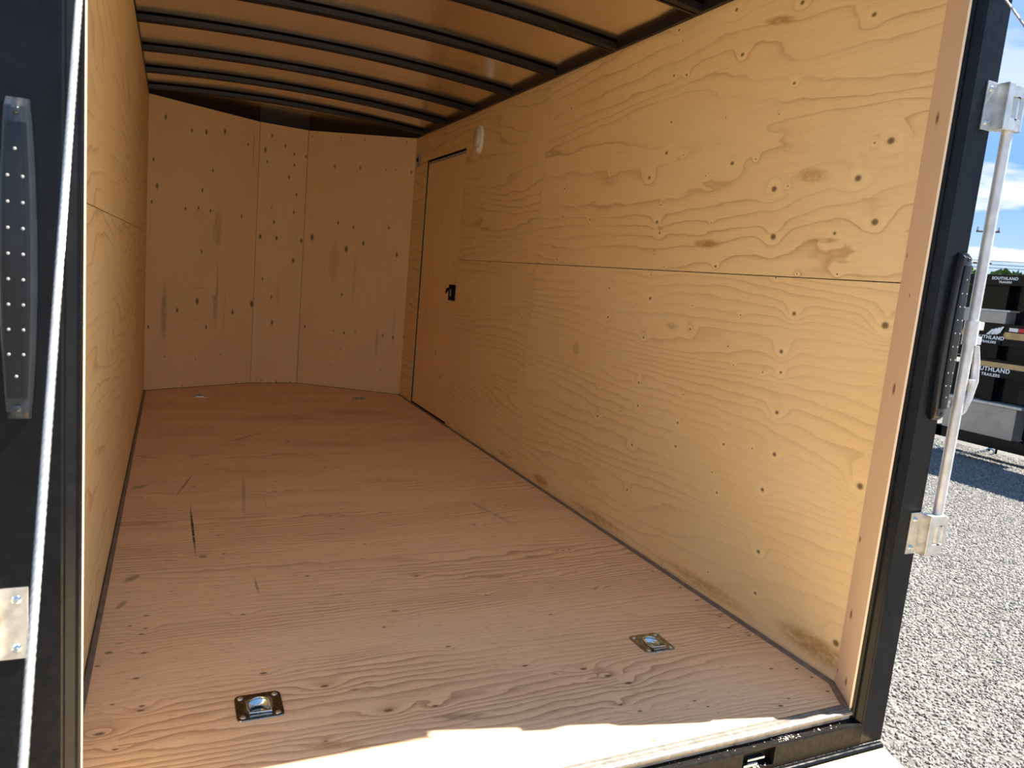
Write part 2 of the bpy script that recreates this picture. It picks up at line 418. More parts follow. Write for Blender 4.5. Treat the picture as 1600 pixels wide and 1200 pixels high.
KN_RIGHT= [(1.187, 2.189, 0.012), (1.536, 2.204, 0.0085), (1.5, 2.153, 0.005), (0.856, 2.122, 0.012), (0.555, 2.005, 0.012), (1.122, 2.017, 0.012), (1.535, 2.025, 0.0085), (1.447, 2.01, 0.0085), (0.842, 1.864, 0.0085), (2.415, 2.035, 0.0085), (1.514, 1.835, 0.0085), (1.17, 1.802, 0.005), (0.894, 1.772, 0.005), (1.523, 1.712, 0.012), (1.404, 1.691, 0.005), (1.101, 1.629, 0.012), (0.977, 1.631, 0.005), (0.427, 1.627, 0.017), (0.482, 1.628, 0.005), (0.522, 1.529, 0.017), (0.867, 1.52, 0.017), (0.805, 1.526, 0.005), (1.629, 1.619, 0.012), (1.956, 1.667, 0.005), (1.246, 1.596, 0.005), (2.405, 1.623, 0.0085), (1.522, 1.498, 0.005), (2.392, 1.478, 0.0085), (2.103, 1.454, 0.0085), (1.533, 1.427, 0.012), (1.178, 1.415, 0.005), (0.84, 1.358, 0.017), (0.438, 1.397, 0.017), (0.579, 1.366, 0.0085), (1.505, 1.38, 0.0085), (2.41, 1.254, 0.0085), (1.527, 1.291, 0.005), (1.119, 1.25, 0.0085), (0.314, 1.309, 0.005), (1.447, 1.239, 0.005), (0.709, 1.236, 0.005), (0.545, 1.241, 0.005), (1.53, 1.203, 0.005), (0.801, 1.22, 0.005), (1.856, 1.129, 0.0085), (1.517, 1.103, 0.012), (1.646, 1.058, 0.005), (1.228, 1.093, 0.005), (1.839, 0.993, 0.0085), (1.224, 1.0, 0.0085), (1.533, 0.932, 0.0085), (0.696, 1.106, 0.012), (0.347, 1.101, 0.017), (0.728, 0.975, 0.012), (0.948, 1.079, 0.005), (0.992, 0.96, 0.005), (0.95, 0.896, 0.005), (0.8, 0.893, 0.005), (0.717, 0.905, 0.0085), (1.529, 0.733, 0.0085), (1.214, 0.738, 0.005), (1.853, 0.659, 0.005), (2.251, 0.525, 0.005), (1.836, 0.516, 0.0085), (1.516, 0.631, 0.0085), (1.643, 0.581, 0.005), (1.227, 0.618, 0.0085), (0.708, 0.769, 0.012), (1.525, 0.452, 0.0085), (1.221, 0.521, 0.0085), (0.945, 0.599, 0.0085), (0.799, 0.62, 0.005), (0.692, 0.627, 0.012), (0.986, 0.48, 0.005), (0.723, 0.493, 0.012), (1.521, 0.245, 0.0085), (0.946, 0.412, 0.0085), (0.342, 0.621, 0.017), (1.852, 0.168, 0.005), (2.258, 0.033, 0.005), (0.7, 0.276, 0.012), (0.687, 0.129, 0.0085), (0.936, 0.102, 0.005), (1.214, 0.018, 0.005), (0.336, 0.124, 0.017), (0.31, 0.052, 0.005), (3.105, 1.591, 0.005), (2.935, 1.551, 0.0085), (3.224, 1.381, 0.0085), (3.24, 1.081, 0.0085), (2.796, 1.061, 0.005), (2.779, 0.91, 0.0085), (3.533, 0.787, 0.0085), (3.706, 0.674, 0.005), (3.346, 0.731, 0.005), (2.805, 0.245, 0.0085), (2.784, 0.09, 0.0085), (2.949, 0.056, 0.005), (2.25, 0.032, 0.005)]
KN_F0 = [(0.116, 5.244, 2.087, 0.012), (0.301, 5.347, 2.033, 0.0085), (0.406, 5.405, 2.048, 0.012), (0.547, 5.483, 2.083, 0.012), (0.734, 5.587, 2.021, 0.0085), (0.04, 5.202, 1.762, 0.0085), (0.067, 5.218, 1.572, 0.012), (0.032, 5.198, 1.448, 0.0085), (0.268, 5.329, 1.434, 0.0085), (0.363, 5.381, 1.451, 0.0085), (0.454, 5.432, 1.443, 0.0085), (0.388, 5.395, 1.594, 0.0085), (0.463, 5.437, 1.76, 0.0085), (0.703, 5.57, 1.431, 0.0085), (0.396, 5.4, 1.11, 0.0085), (0.373, 5.387, 0.709, 0.017), (0.226, 5.305, 0.632, 0.012), (0.655, 5.543, 0.623, 0.012), (0.815, 5.632, 0.699, 0.017), (0.025, 5.194, 0.498, 0.0085), (0.448, 5.429, 0.497, 0.0085), (0.708, 5.573, 0.011, 0.005), (0.567, 5.495, 0.263, 0.005), (0.371, 5.386, 0.233, 0.005), (0.143, 5.26, 0.263, 0.005), (0.275, 5.333, 0.016, 0.005)]
KN_F1 = [(0.928, 5.65, 2.132, 0.0085), (0.879, 5.645, 2.008, 0.012), (0.897, 5.647, 1.916, 0.0085), (1.042, 5.661, 2.067, 0.0085), (1.119, 5.668, 2.012, 0.0085), (1.125, 5.669, 1.919, 0.0085), (1.219, 5.678, 2.006, 0.0085), (1.084, 5.665, 1.813, 0.0085), (1.153, 5.672, 1.673, 0.0085), (1.138, 5.67, 1.52, 0.0085), (0.865, 5.644, 1.281, 0.012), (1.001, 5.657, 1.282, 0.012), (1.216, 5.678, 1.282, 0.012), (0.974, 5.654, 1.416, 0.0085), (0.947, 5.652, 1.538, 0.005), (0.897, 5.647, 0.92, 0.0085), (0.994, 5.656, 0.544, 0.012), (0.979, 5.655, 0.769, 0.0085), (1.152, 5.671, 1.102, 0.012), (1.053, 5.662, 0.01, 0.0085), (0.922, 5.649, 0.026, 0.005), (1.174, 5.674, 0.011, 0.005)]
KN_F2 = [(1.299, 5.64, 1.319, 0.017), (1.701, 5.397, 1.308, 0.012), (1.572, 5.475, 1.245, 0.017), (1.965, 5.238, 1.235, 0.012), (1.496, 5.521, 1.466, 0.0085), (1.617, 5.448, 1.438, 0.0085), (1.89, 5.283, 1.459, 0.0085), (1.447, 5.551, 1.943, 0.0085), (1.644, 5.432, 1.949, 0.0085), (1.84, 5.313, 1.945, 0.005), (1.913, 5.269, 1.951, 0.005), (2.032, 5.197, 1.945, 0.0085), (1.263, 5.662, 2.181, 0.005), (1.276, 5.654, 0.525, 0.0085), (1.557, 5.484, 0.844, 0.0085), (1.592, 5.463, 0.504, 0.0085), (1.508, 5.514, 0.512, 0.005), (1.68, 5.41, 0.526, 0.005), (1.897, 5.279, 0.517, 0.0085), (1.978, 5.23, 0.509, 0.0085), (2.06, 5.18, 0.524, 0.0085), (1.572, 5.476, 0.357, 0.005), (1.503, 5.517, 0.197, 0.005), (1.895, 5.28, 0.205, 0.005), (1.484, 5.528, 2.189, 0.005), (1.666, 5.419, 2.182, 0.005), (1.985, 5.226, 2.192, 0.005)]
KN_FLOOR= [(0.848, 0.548, 0.009), (0.725, 0.563, 0.012), (0.549, 0.484, 0.006), (0.316, 1.7, 0.014), (0.38, 2.998, 0.012), (0.305, 2.599, 0.01), (0.378, 1.919, 0.008), (0.391, 1.716, 0.008), (0.028, 0.978, 0.008), (0.126, 0.888, 0.009), (0.138, 1.254, 0.008), (0.139, 1.169, 0.007), (0.124, 1.289, 0.006), (0.144, 0.752, 0.008), (0.077, 0.778, 0.006), (0.142, 0.733, 0.009), (0.099, 0.786, 0.006), (0.095, 0.59, 0.007), (0.058, 0.66, 0.013), (0.051, 1.045, 0.011), (0.14, 1.021, 0.009), (0.13, 1.134, 0.008), (0.096, 1.196, 0.006), (1.428, 0.5, 0.012), (1.388, 0.551, 0.012), (1.336, 0.605, 0.012), (1.563, 0.367, 0.006), (1.583, 0.332, 0.006), (1.797, 0.273, 0.009), (1.851, 0.297, 0.006), (1.591, 0.301, 0.007), (1.343, 0.411, 0.008), (1.379, 0.369, 0.008), (1.339, 0.247, 0.009), (1.567, 0.198, 0.005), (1.617, 0.212, 0.006), (2.005, 1.196, 0.008), (2.022, 1.035, 0.009), (2.013, 0.921, 0.009), (2.011, 0.788, 0.009), (1.981, 0.706, 0.008), (2.013, 0.641, 0.008), (1.925, 0.444, 0.008), (2.01, 0.421, 0.007), (2.018, 0.368, 0.007), (2.003, 0.292, 0.008), (0.589, 0.719, 0.012), (0.667, 2.468, 0.01), (0.982, 2.877, 0.009), (1.048, 2.87, 0.008), (0.927, 2.165, 0.008), (0.9, 2.061, 0.008), (0.442, 0.827, 0.01), (0.828, 1.003, 0.008), (1.044, 1.361, 0.008), (0.986, 0.835, 0.008), (1.242, 1.146, 0.008), (1.17, 0.669, 0.009), (1.403, 0.952, 0.008), (1.47, 1.851, 0.008), (1.348, 2.467, 0.008), (0.932, 1.713, 0.008), (0.658, 1.446, 0.009), (0.418, 1.194, 0.009), (0.863, 3.477, 0.01), (1.339, 3.633, 0.008), (1.68, 3.437, 0.008), (1.637, 2.678, 0.008), (1.737, 2.089, 0.008), (1.74, 1.482, 0.008), (1.673, 1.102, 0.008)]
def part(name, bm, mat, root, smooth=False):
    """a part modelled in world coordinates under a thing whose Empty stands at its base"""
    o = obj(name, bm, mat, root, smooth)
    o.location = -root.location
    return o
def structure(name, bm, mat, label, cat, smooth=False):
    return tag(obj(name, bm, mat, None, smooth), label, cat, kind='structure')

def nose(y, u):
    """x across the trailer for u in 0..1, narrowing inside the nose"""
    def edge(y, a, b): return a[0] + (b[0] - a[0]) * (y - a[1]) / (b[1] - a[1])
    if y <= L: return W * u
    xl = edge(min(y, V1[1]), (0, L), V1) if y <= V1[1] else edge(y, V1, V2)
    xr = edge(y, (W, L), V2)
    return xl + (xr - xl) * u

# ------------------------------------------------------------------ floor
RINGS = [(.415, .672), (1.640, .685), (.400, 4.985), (1.644, 4.975)]
HOLE = .044
ex_x = [c for r in RINGS for c in (r[0] - HOLE, r[0] + HOLE)]
ex_y = [c for r in RINGS for c in (r[1] - HOLE, r[1] + HOLE)]
ys_ = frange(.2, L, .05, ex_y) + [5.28, 5.38, 5.48, 5.58, 5.64, 5.679]
xs_ = frange(0, W, .05, ex_x)
FM = [((.287, 2.02, 0), (.292, 1.655, 0), .007, 1.0), ((.262, 2.62, 0), (.316, 2.86, 0), .008, .55), ((.225, 2.5, 0), (.204, 2.37, 0), .007, .5),
      ((.52, 2.45, 0), (.49, 2.06, 0), .012, .35), ((.479, 1.40, 0), (.48, 1.31, 0), .006, .6), ((.085, 1.55, 0), (.055, 1.51, 0), .02, .55),
      ((.065, 1.35, 0), (.05, 1.31, 0), .014, .5), ((.07, 2.62, 0), (.12, 2.66, 0), .03, .5), ((.56, .465, 0), (.66, .44, 0), .02, -.6),
      ((.90, .485, 0), (1.0, .46, 0), .022, .42), ((.60, 2.35, 0), (.60, 2.15, 0), .012, .3), ((.47, 1.36, 0), (.56, 1.30, 0), .03, .22),
      ((1.05, 3.4, 0), (1.4, 3.37, 0), .10, .16), ((1.25, 2.6, 0), (1.0, 2.62, 0), .06, .14), ((1.5, 4.4, 0), (1.85, 4.37, 0), .14, .22),
      ((.95, 4.2, 0), (.6, 4.22, 0), .14, .16), ((.62, 3.6, 0), (.75, 3.75, 0), .02, .4), ((1.62, 2.0, 0), (1.68, 1.75, 0), .02, .3)]
floor = panel('floor', 'ply_floor', None, (0, 0, 0), (1, 0, 0), (0, 1, 0), [x / W for x in xs_], ys_, t=.03, knots=[(a, b, 0, r) for a, b, r in KN_FLOOR], marks=FM,
              skip=lambda u, v: any(abs(u * W - r[0]) < HOLE and abs(v - r[1]) < HOLE for r in RINGS), shape=lambda u, v: (nose(v, u), v), seed=.37)
tag(floor, 'reddish plywood floor of the cargo trailer, worn and stained', 'floor', kind='structure')

# ------------------------------------------------------------------ side walls
KR = [(W, y, z, r) for y, z, r in KN_RIGHT]
bm = bmesh.new()
box(bm, W + .012, W + .045, .21, 3.93, -.12, 2.38)
box(bm, W + .012, W + .045, 4.86, L + .02, -.12, 2.38)
box(bm, W + .012, W + .045, 3.92, 4.87, 2.05, 2.38)
box(bm, W + .012, W + .045, 3.92, 4.87, -.12, -.02)
wall_r = structure('wall_right', bm, 'skin', 'right side wall of the trailer lined with pale knotty plywood', 'wall')
G = .0016
def rpanel(y0, y1, z0, z1, seed, marks=(), skip=None, name='plywood_sheet', exu=(), exv=(), mat='ply_wall'):
    yy = [y1 - y for y in reversed(frange(y0, y1, .03, exu))]
    return panel(name, mat, wall_r, (W, y1, z0), (0, -1, 0), (0, 0, 1), sorted(yy), [z - z0 for z in frange(z0, z1, .03, exv)], t=.011, knots=KR, marks=marks,
                 skip=(lambda u, v: skip(y1 - u, z0 + v)) if skip else None, seed=seed)
def wm(y, z, dy, dz, hw, s): return ((W, y, z), (W, y + dy, z + dz), hw, s)
rpanel(.319, 2.668 - G, .004, 1.2245 - G, .11, mat='ply_wall_fine', marks=[wm(.40, .075, .22, .0, .05, -.75), wm(.95, .045, .33, 0, .03, -.5), wm(1.75, .04, .3, 0, .03, -.55), wm(2.35, .045, .12, 0, .035, -.8),
       wm(1.34, 1.0, .06, 0, .018, -.5), wm(2.11, .81, .045, 0, .05, -.42), wm(1.24, .04, .06, 0, .04, -.6)])
rpanel(.319, 2.676 - G, 1.2245 + G, H, .53, marks=[wm(1.19, 1.335, .10, .0, .022, -.8), wm(.705, 1.553, .09, .01, .03, -.6), wm(.947, 2.09, .10, .02, .02, -.7), wm(.62, 1.345, .08, 0, .012, -.6)])
rpanel(2.668 + G, 3.946, .004, 1.2245 - G, .77, mat='ply_wall_fine', marks=[wm(2.86, .06, .15, 0, .02, -.5)])
rpanel(2.676 + G, L, 1.2245 + G, H, .29, skip=lambda y, z: 3.946 < y < 4.842 and z < 2.012 or y > 4.842 and z < 2.012, exu=(3.946, 4.842), exv=(2.012,))
rpanel(4.842, L, .004, 2.0105, .91)
KB = [(1.995, .215, z, r) for z, r in ((.06, .011), (.25, .013), (.93, .016), (1.62, .015), (1.96, .014), (.60, .007), (1.28, .006))]
U_ = Vector((0, 0, 1))
def endboard(name, p0, p1, parent, knots, seed):
    d = Vector((p1[0] - p0[0], p1[1] - p0[1], 0)); ln = d.length; d /= ln
    return panel(name, 'board', parent, (p0[0], p0[1], .003), (0, 0, 1), d, frange(0, 2.16, .06), frange(0, ln, .03), t=.014, knots=knots, seed=seed)
ba, bb = Vector((2.059, .319)), Vector((1.989, .2015))
def onb(tv, z, r): p = ba.lerp(bb, tv); return (p.x, p.y, z, r)
# the board's local v axis runs towards the rear edge on the right wall and away from it on the left (so its face looks inwards)
endboard('end_board', bb, ba, wall_r, [onb(.62, .055, .010), onb(.30, .245, .012), onb(.55, .93, .014), onb(.45, 1.66, .014), onb(.35, 2.0, .013), onb(.12, .47, .008), onb(.1, 1.30, .006), onb(.55, 1.19, .005), onb(.08, .05, .006)], .4)

bm = bmesh.new()
box(bm, -.045, -.012, .21, L + .02, -.12, 2.38)
wall_l = structure('wall_left', bm, 'skin', 'left side wall of the trailer lined with plywood seen edge-on', 'wall')
def lpanel(y0, y1, z0, z1, seed):
    ks = [(0, random.uniform(y0, y1), random.uniform(z0, z1), random.choice((.007, .009, .012))) for _ in range(14)]
    panel('plywood_sheet', 'ply_wall', wall_l, (0, y0, z0), (0, 1, 0), (0, 0, 1), [y - y0 for y in frange(y0, y1, .05)], [z - z0 for z in frange(z0, z1, .05)], t=.011, knots=ks, seed=seed)
lpanel(.319, 2.75 - G, .004, 1.2245 - G, .63); lpanel(.319, 2.75 - G, 1.2245 + G, H, .19)
lpanel(2.75 + G, L, .004, 1.2245 - G, .48); lpanel(2.75 + G, L, 1.2245 + G, H, .83)
endboard('end_board', (0.001, .319), (.067, .2015), wall_l, (), .7)

# ------------------------------------------------------------------ nose wall
bm = bmesh.new()
pts = [(-.03, L + .01), (V1[0] - .01, V1[1] + .03), (V2[0] + .02, V2[1] + .03), (W + .03, L + .01)]
for (a, b) in zip(pts[:-1], pts[1:]):
    d = Vector((b[0] - a[0], b[1] - a[1])).normalized(); n = Vector((-d.y, d.x)) * .03
    q = [(a[0], a[1]), (b[0], b[1]), (b[0] + n.x, b[1] + n.y), (a[0] + n.x, a[1] + n.y)]
    prism(bm, q, lambda x, y: (x, y, -.12), lambda x, y: (x, y, 2.40))
wall_f = structure('wall_front', bm, 'skin', 'shallow three-sided nose wall of the trailer with dark knotty plywood', 'wall')
def fm(p, q, tv, z, dz, hw, s):
    x = p[0] + (q[0] - p[0]) * tv; y = p[1] + (q[1] - p[1]) * tv
    return ((x, y, z), (x, y, z + dz), hw, s)
FMK = [[fm((0, L), V1, .16, .62, .28, .03, .42), fm((0, L), V1, .235, .60, .25, .015, .38), fm((0, L), V1, .62, .78, .33, .03, .42), fm((0, L), V1, .70, .62, .3, .02, .3), fm((0, L), V1, .62, 1.30, .25, .05, .25), fm((0, L), V1, .94, 2.0, .2, .005, .5), fm((0, L), V1, .78, .55, .2, .012, .35), fm((0, L), V1, .5, .98, .03, .04, .28)],
       [fm(V1, V2, .5, .8, .2, .02, .15)],
       [fm(V2, (W, L), .3, 1.1, .25, .06, .18), fm(V2, (W, L), .75, .45, .2, .015, .3), fm(V2, (W, L), .72, 1.15, .12, .05, .22), fm(V2, (W, L), .5, 1.0, .3, .02, .18), fm(V2, (W, L), .9, .6, .25, .02, .15)]]
def stamp(p, q_, t0, rows, hw=.10):
    out = []
    d = Vector((q_[0] - p[0], q_[1] - p[1])); ln = d.length
    for k, z in enumerate(rows):
        x, y = p[0] + d.x * t0, p[1] + d.y * t0; e = hw * (1 - .18 * (k % 3)) / ln
        out.append(((x, y, z), (x + d.x * e, y + d.y * e, z), .0045, .30))
    return out
FMK[0] = stamp((0, L), V1, .45, (.82, .86, .90, .94, .98), .085) + stamp((0, L), V1, .45, (.56,), .06) + FMK[0]
FMK[2] = stamp(V2, (W, L), .80, (1.08, 1.11, 1.14, 1.17, 1.2), .075) + FMK[2]
for i, (a, b, kn_) in enumerate(((Vector((0, L)), Vector(V1), KN_F0), (Vector(V1), Vector(V2), KN_F1), (Vector(V2), Vector((W, L)), KN_F2))):
    d = (a - b).normalized(); ln = (a - b).length
    panel('plywood_sheet', 'ply_front', wall_f, (b.x, b.y, .004), (0, 0, 1), (d.x, d.y, 0), frange(0, H - .004, .05), frange(G, ln - G, .04), t=.011, knots=kn_, marks=FMK[i], seed=(.21, .57, .93)[i])
    bm = bmesh.new()                                # black steel rail that closes the gap above the nose sheets
    n = Vector((-d.y, d.x)); n = n if n.y > 0 else -n
    q = [(a.x + n.x * .012, a.y + n.y * .012), (b.x + n.x * .012, b.y + n.y * .012), (b.x + n.x * .05, b.y + n.y * .05), (a.x + n.x * .05, a.y + n.y * .05)]
    prism(bm, q, lambda x, y: (x, y, 2.19), lambda x, y: (x, y, 2.39))
    obj('nose_rail', bm, 'black_roof', wall_f)

# ------------------------------------------------------------------ ceiling: sheet metal roof on black crowned bows
def zc(x): return 2.264 + .047 * (1 - ((x - W / 2) / (W / 2)) ** 2)
bm = bmesh.new()
us = [i / 24 for i in range(25)]; vs = frange(.12, L, .35) + [5.3, 5.42, 5.54, 5.64, 5.679]
g = {}
for i, u in enumerate(us):
    for j, v in enumerate(vs):
        x = nose(v, u); x = -.02 if u == 0 and v <= L else (W + .02 if u == 1 and v <= L else x)
        yy = v + (.03 if v > L else 0)
        g[i, j] = (bm.verts.new((x, yy, zc(x))), bm.verts.new((x, yy, zc(x) + .012)))
for i in range(len(us) - 1):
    for j in range(len(vs) - 1):
        for k in (0, 1): bm.faces.new((g[i, j][k], g[i + 1, j][k], g[i + 1, j + 1][k], g[i, j + 1][k]))
ceiling = structure('ceiling', bm, 'roof', 'underside of the crowned sheet metal roof reflecting the wood', 'ceiling', True)
for s, x0, x1 in ((0, -.014, .002), (1, W - .016, W + .014)):
    obj('top_rail', bx(x0, x1, .24, L, H + .001, zc(0) + .004, .004), 'black_roof', ceiling)
PROF = [(-.034, 0), (-.029, -.031), (-.0065, -.036), (-.005, -.018), (.005, -.018), (.0065, -.036), (.029, -.031), (.034, 0)]
def bow_mesh(y):
    bm = bmesh.new(); n = 28; rows = []
    x0, x1 = nose(y, 0) + (.0 if y > L else .0), nose(y, 1)
    for i in range(n + 1):
        x = x0 + (x1 - x0) * i / n
        rows.append([bm.verts.new((x, y + a, zc(x) + b - .0005)) for a, b in PROF])
    for i in range(n):
        for j in range(len(PROF) - 1):
            bm.faces.new((rows[i][j], rows[i][j + 1], rows[i + 1][j + 1], rows[i + 1][j]))
    return bm
for y in (.80, 1.41, 2.03, 2.63, 3.225, 3.85, 4.44, 5.0):
    bw = obj('roof_bow', bow_mesh(y), 'black_roof', ceiling)
    bm = bmesh.new(); rows = []  # dark strip added as the shadow line where bow meets roof sheet
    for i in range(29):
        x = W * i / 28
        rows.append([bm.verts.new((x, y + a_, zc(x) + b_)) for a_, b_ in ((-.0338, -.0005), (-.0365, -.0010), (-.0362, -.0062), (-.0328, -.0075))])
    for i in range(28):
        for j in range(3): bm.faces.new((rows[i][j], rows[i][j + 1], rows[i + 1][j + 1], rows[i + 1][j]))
    obj('shade_line_strip', bm, 'shade_line', bw)

# ------------------------------------------------------------------ sealing strips and the metal edging at the floor's rear end
def strip(pts, w, h):
    bm = bmesh.new()
    for (a, b, n) in pts:
        q = [(0, 0), (w, 0), (w * .8, h * .6), (w * .25, h)]
        A = [bm.verts.new((a[0] + n[0] * p, a[1] + n[1] * p, .0005 + z)) for p, z in q]
        B = [bm.verts.new((b[0] + n[0] * p, b[1] + n[1] * p, .0005 + z)) for p, z in q]
        for i in range(4): bm.faces.new((A[i], A[(i + 1) % 4], B[(i + 1) % 4], B[i]))
        bm.faces.new(A); bm.faces.new(B)
    return bm
bn = Vector((-(.319 - .2015), .07)).normalized()
structure('baseboard_right', strip([((W - .001, L), (W - .001, .319), (-1, 0)), ((2.058, .319), (1.988, .204), (bn.x, bn.y))], .017, .008), 'gasket', 'thin grey sealing strip along the foot of the right wall', 'trim')
structure('baseboard_left', strip([((.001, L), (.001, .319), (1, 0)), ((.003, .319), (.068, .204), (-bn.x, bn.y))], .017, .008), 'gasket', 'thin grey sealing strip along the foot of the left wall', 'trim')
prof = [(.224, .0005), (.223, .003), (.214, .0035), (.212, .0015), (.208, .0015), (.206, .0033), (.200, .0033), (.198, .0015), (.195, .0015), (.193, .0028), (.187, .001), (.185, -.003), (.186, -.009), (.1985, -.010), (.199, .0005)]
bm = bmesh.new()
prism(bm, prof, lambda y, z: (.07, y, z), lambda y, z: (1.985, y, z))
structure('trim_1', bm, 'alu', 'ribbed aluminium edging across the rear end of the floor', 'trim')

# ------------------------------------------------------------------ side door in the right wall
door = tag(empty('door_1', (W, 4.4, 0)), 'plywood faced side door at the front end of the right wall', 'door', kind='structure')
dp = panel('door_sheet', 'ply_front', None, (W + .006, 3.952, .016), (0, 0, 1), (0, 1, 0), frange(0, 1.978, .05), frange(0, .862, .05), t=.011,
           knots=[(W + .006, y, z, r) for y, z, r in ((4.3, .5, .009), (4.15, .33, .01), (4.6, .8, .007), (4.05, 1.2, .006), (4.7, .3, .006), (4.4, 1.5, .007), (4.2, 1.75, .006), (4.5, 1.1, .006), (4.62, 1.62, .007), (4.1, .7, .006), (4.35, .17, .006))], seed=.66)
dp.parent = door; dp.location -= door.location
bm = bmesh.new()
box(bm, W + .004, W + .011, 4.815, 4.841, .002, 2.01); box(bm, W + .004, W + .011, 3.947, 4.815, 1.994, 2.011); box(bm, W + .0065, W + .011, 3.947, 4.815, .001, .016)
part('door_seal', bm, 'rubber', door)
bm = bmesh.new(); box(bm, W + .0035, W + .007, 4.806, 4.815, .016, 1.994); box(bm, W + .0035, W + .007, 3.96, 4.806, 1.975, 1.994)
part('door_edging', bm, 'grey', door)
bm = bmesh.new(); box(bm, W + .02, W + .04, 3.925, 4.865, -.01, 2.045)
part('door_skin', bm, 'skin', door)
lat = part('latch', bx(W - .018, W + .006, 3.953, 4.045, .925, 1.04, .003), 'rubber', door)
obj('latch_slider', bx(W - .021, W - .017, 3.985, 4.008, .955, 1.005, .001), 'grey', lat)
bm = bmesh.new(); tube(bm, [(W - .012, 4.045, 1.005), (W - .018, 4.068, 1.003), (W - .017, 4.088, .990), (W - .016, 4.105, .972)], [.011, .011, .008, .004], 8)
obj('latch_lever', bm, 'rubber', lat, True)

# ------------------------------------------------------------------ rear frame: posts, header, sill
frame = tag(empty('rear_frame', (W / 2, YR, -.1)), 'black steel frame around the open rear of the trailer', 'frame', kind='structure')
def post(pts):
    bm = bmesh.new()
    prism(bm, pts, lambda x, y: (x, y, -.098), lambda x, y: (x, y, 2.34))
    return bm
PR = [(2.104, YR), (2.018, YR), (2.015, YR + .003), (2.012, YR + .003), (2.002, YR + .014), (1.997, YR + .014), (1.999, YR + .020), (1.994, YR + .026), (1.9955, YR + .036), (2.066, .318), (2.072, .335), (2.104, .335)]
part('post', post(PR), 'black', frame)
part('post', post([(W - .001 - x if x < 2.003 else W - .004 - x, y) for x, y in PR]), 'black', frame)
part('header', bx(-.046, 2.104, .128, .32, 2.10, 2.36, .006), 'black', frame)
bm = bmesh.new()
SL = [(YR, -.034), (YR + .003, -.030), (.199, -.0285), (.205, -.10), (YR, -.10)]
SX0, SX1 = 1.575, 1.685
prism(bm, SL, lambda y, z: (-.046, y, z), lambda y, z: (SX0, y, z))
prism(bm, SL, lambda y, z: (SX1, y, z), lambda y, z: (2.016, y, z))
box(bm, SX0, SX1, YR + .022, .204, -.10, -.032); box(bm, SX0, SX1, YR, .204, -.10, -.088); box(bm, SX0, SX1, YR + .0005, .199, -.036, -.030)
part('sill', bm, 'black_sill', frame)
bm = bmesh.new(); box(bm, SX0 + .012, SX0 + .06, YR + .006, YR + .02, -.087, -.076, .002); box(bm, SX0 + .03, SX0 + .09, YR + .012, YR + .021, -.074, -.066, .002)
part('latch_striker', bm, 'bzinc', frame)
bm = bmesh.new()
box(bm, -.045, 2.104, .205, L, -.12, -.032)
structure('trim_2', bm, 'skin', 'black steel chassis pan under the plywood floor', 'chassis')

# ------------------------------------------------------------------ ramp door folded down behind the sill
ramp = tag(empty('ramp_door', (1.03, YR, -.10)), 'pale plywood ramp door lying open behind the black rear sill', 'ramp')
SLP = .205; RL = 1.95
def rz(y): return -.105 - SLP * (YR - y)
rp = panel('ramp_sheet', 'ply_ramp', None, (-.03, .150, rz(.150)), (1, 0, 0), (0, -1 / math.hypot(1, SLP), -SLP / math.hypot(1, SLP)), frange(0, 2.125, .06), frange(0, RL, .06), t=.02,
           knots=[(1.95, .11, rz(.11), .012), (1.75, .08, rz(.08), .009), (1.4, .0, rz(0), .01)], seed=.31) if False else None
um = 1 / math.hypot(1, SLP)
rp = panel('ramp_sheet', 'ply_ramp', None, (2.095, .150, rz(.150)), (-1, 0, 0), (0, -um, -SLP * um), frange(0, 2.125, .06), frange(0, RL, .06), t=.02,
           knots=[(1.95, .11, rz(.11), .012), (1.75, .08, rz(.08), .009), (1.4, .0, rz(0), .01), (1.6, -.3, rz(-.3), .014)], seed=.31)
rp.parent = ramp; rp.location -= ramp.location
part('hinge_tube', tb([(-.04, YR - .004, -.112), (2.10, YR - .004, -.112)], .011, 12), 'black', ramp, True)
bm = bmesh.new()
e0, e1 = .15, .15 - RL * um
for xa, xb in ((-.032, -.006), (2.071, 2.097)):
    prism(bm, [(e0, rz(e0) - .021), (e1, rz(e1) - .021), (e1, rz(e1) - .06), (e0, rz(e0) - .06)], lambda y, z: (xa, y, z), lambda y, z: (xb, y, z))
part('side_rail', bm, 'black', ramp)

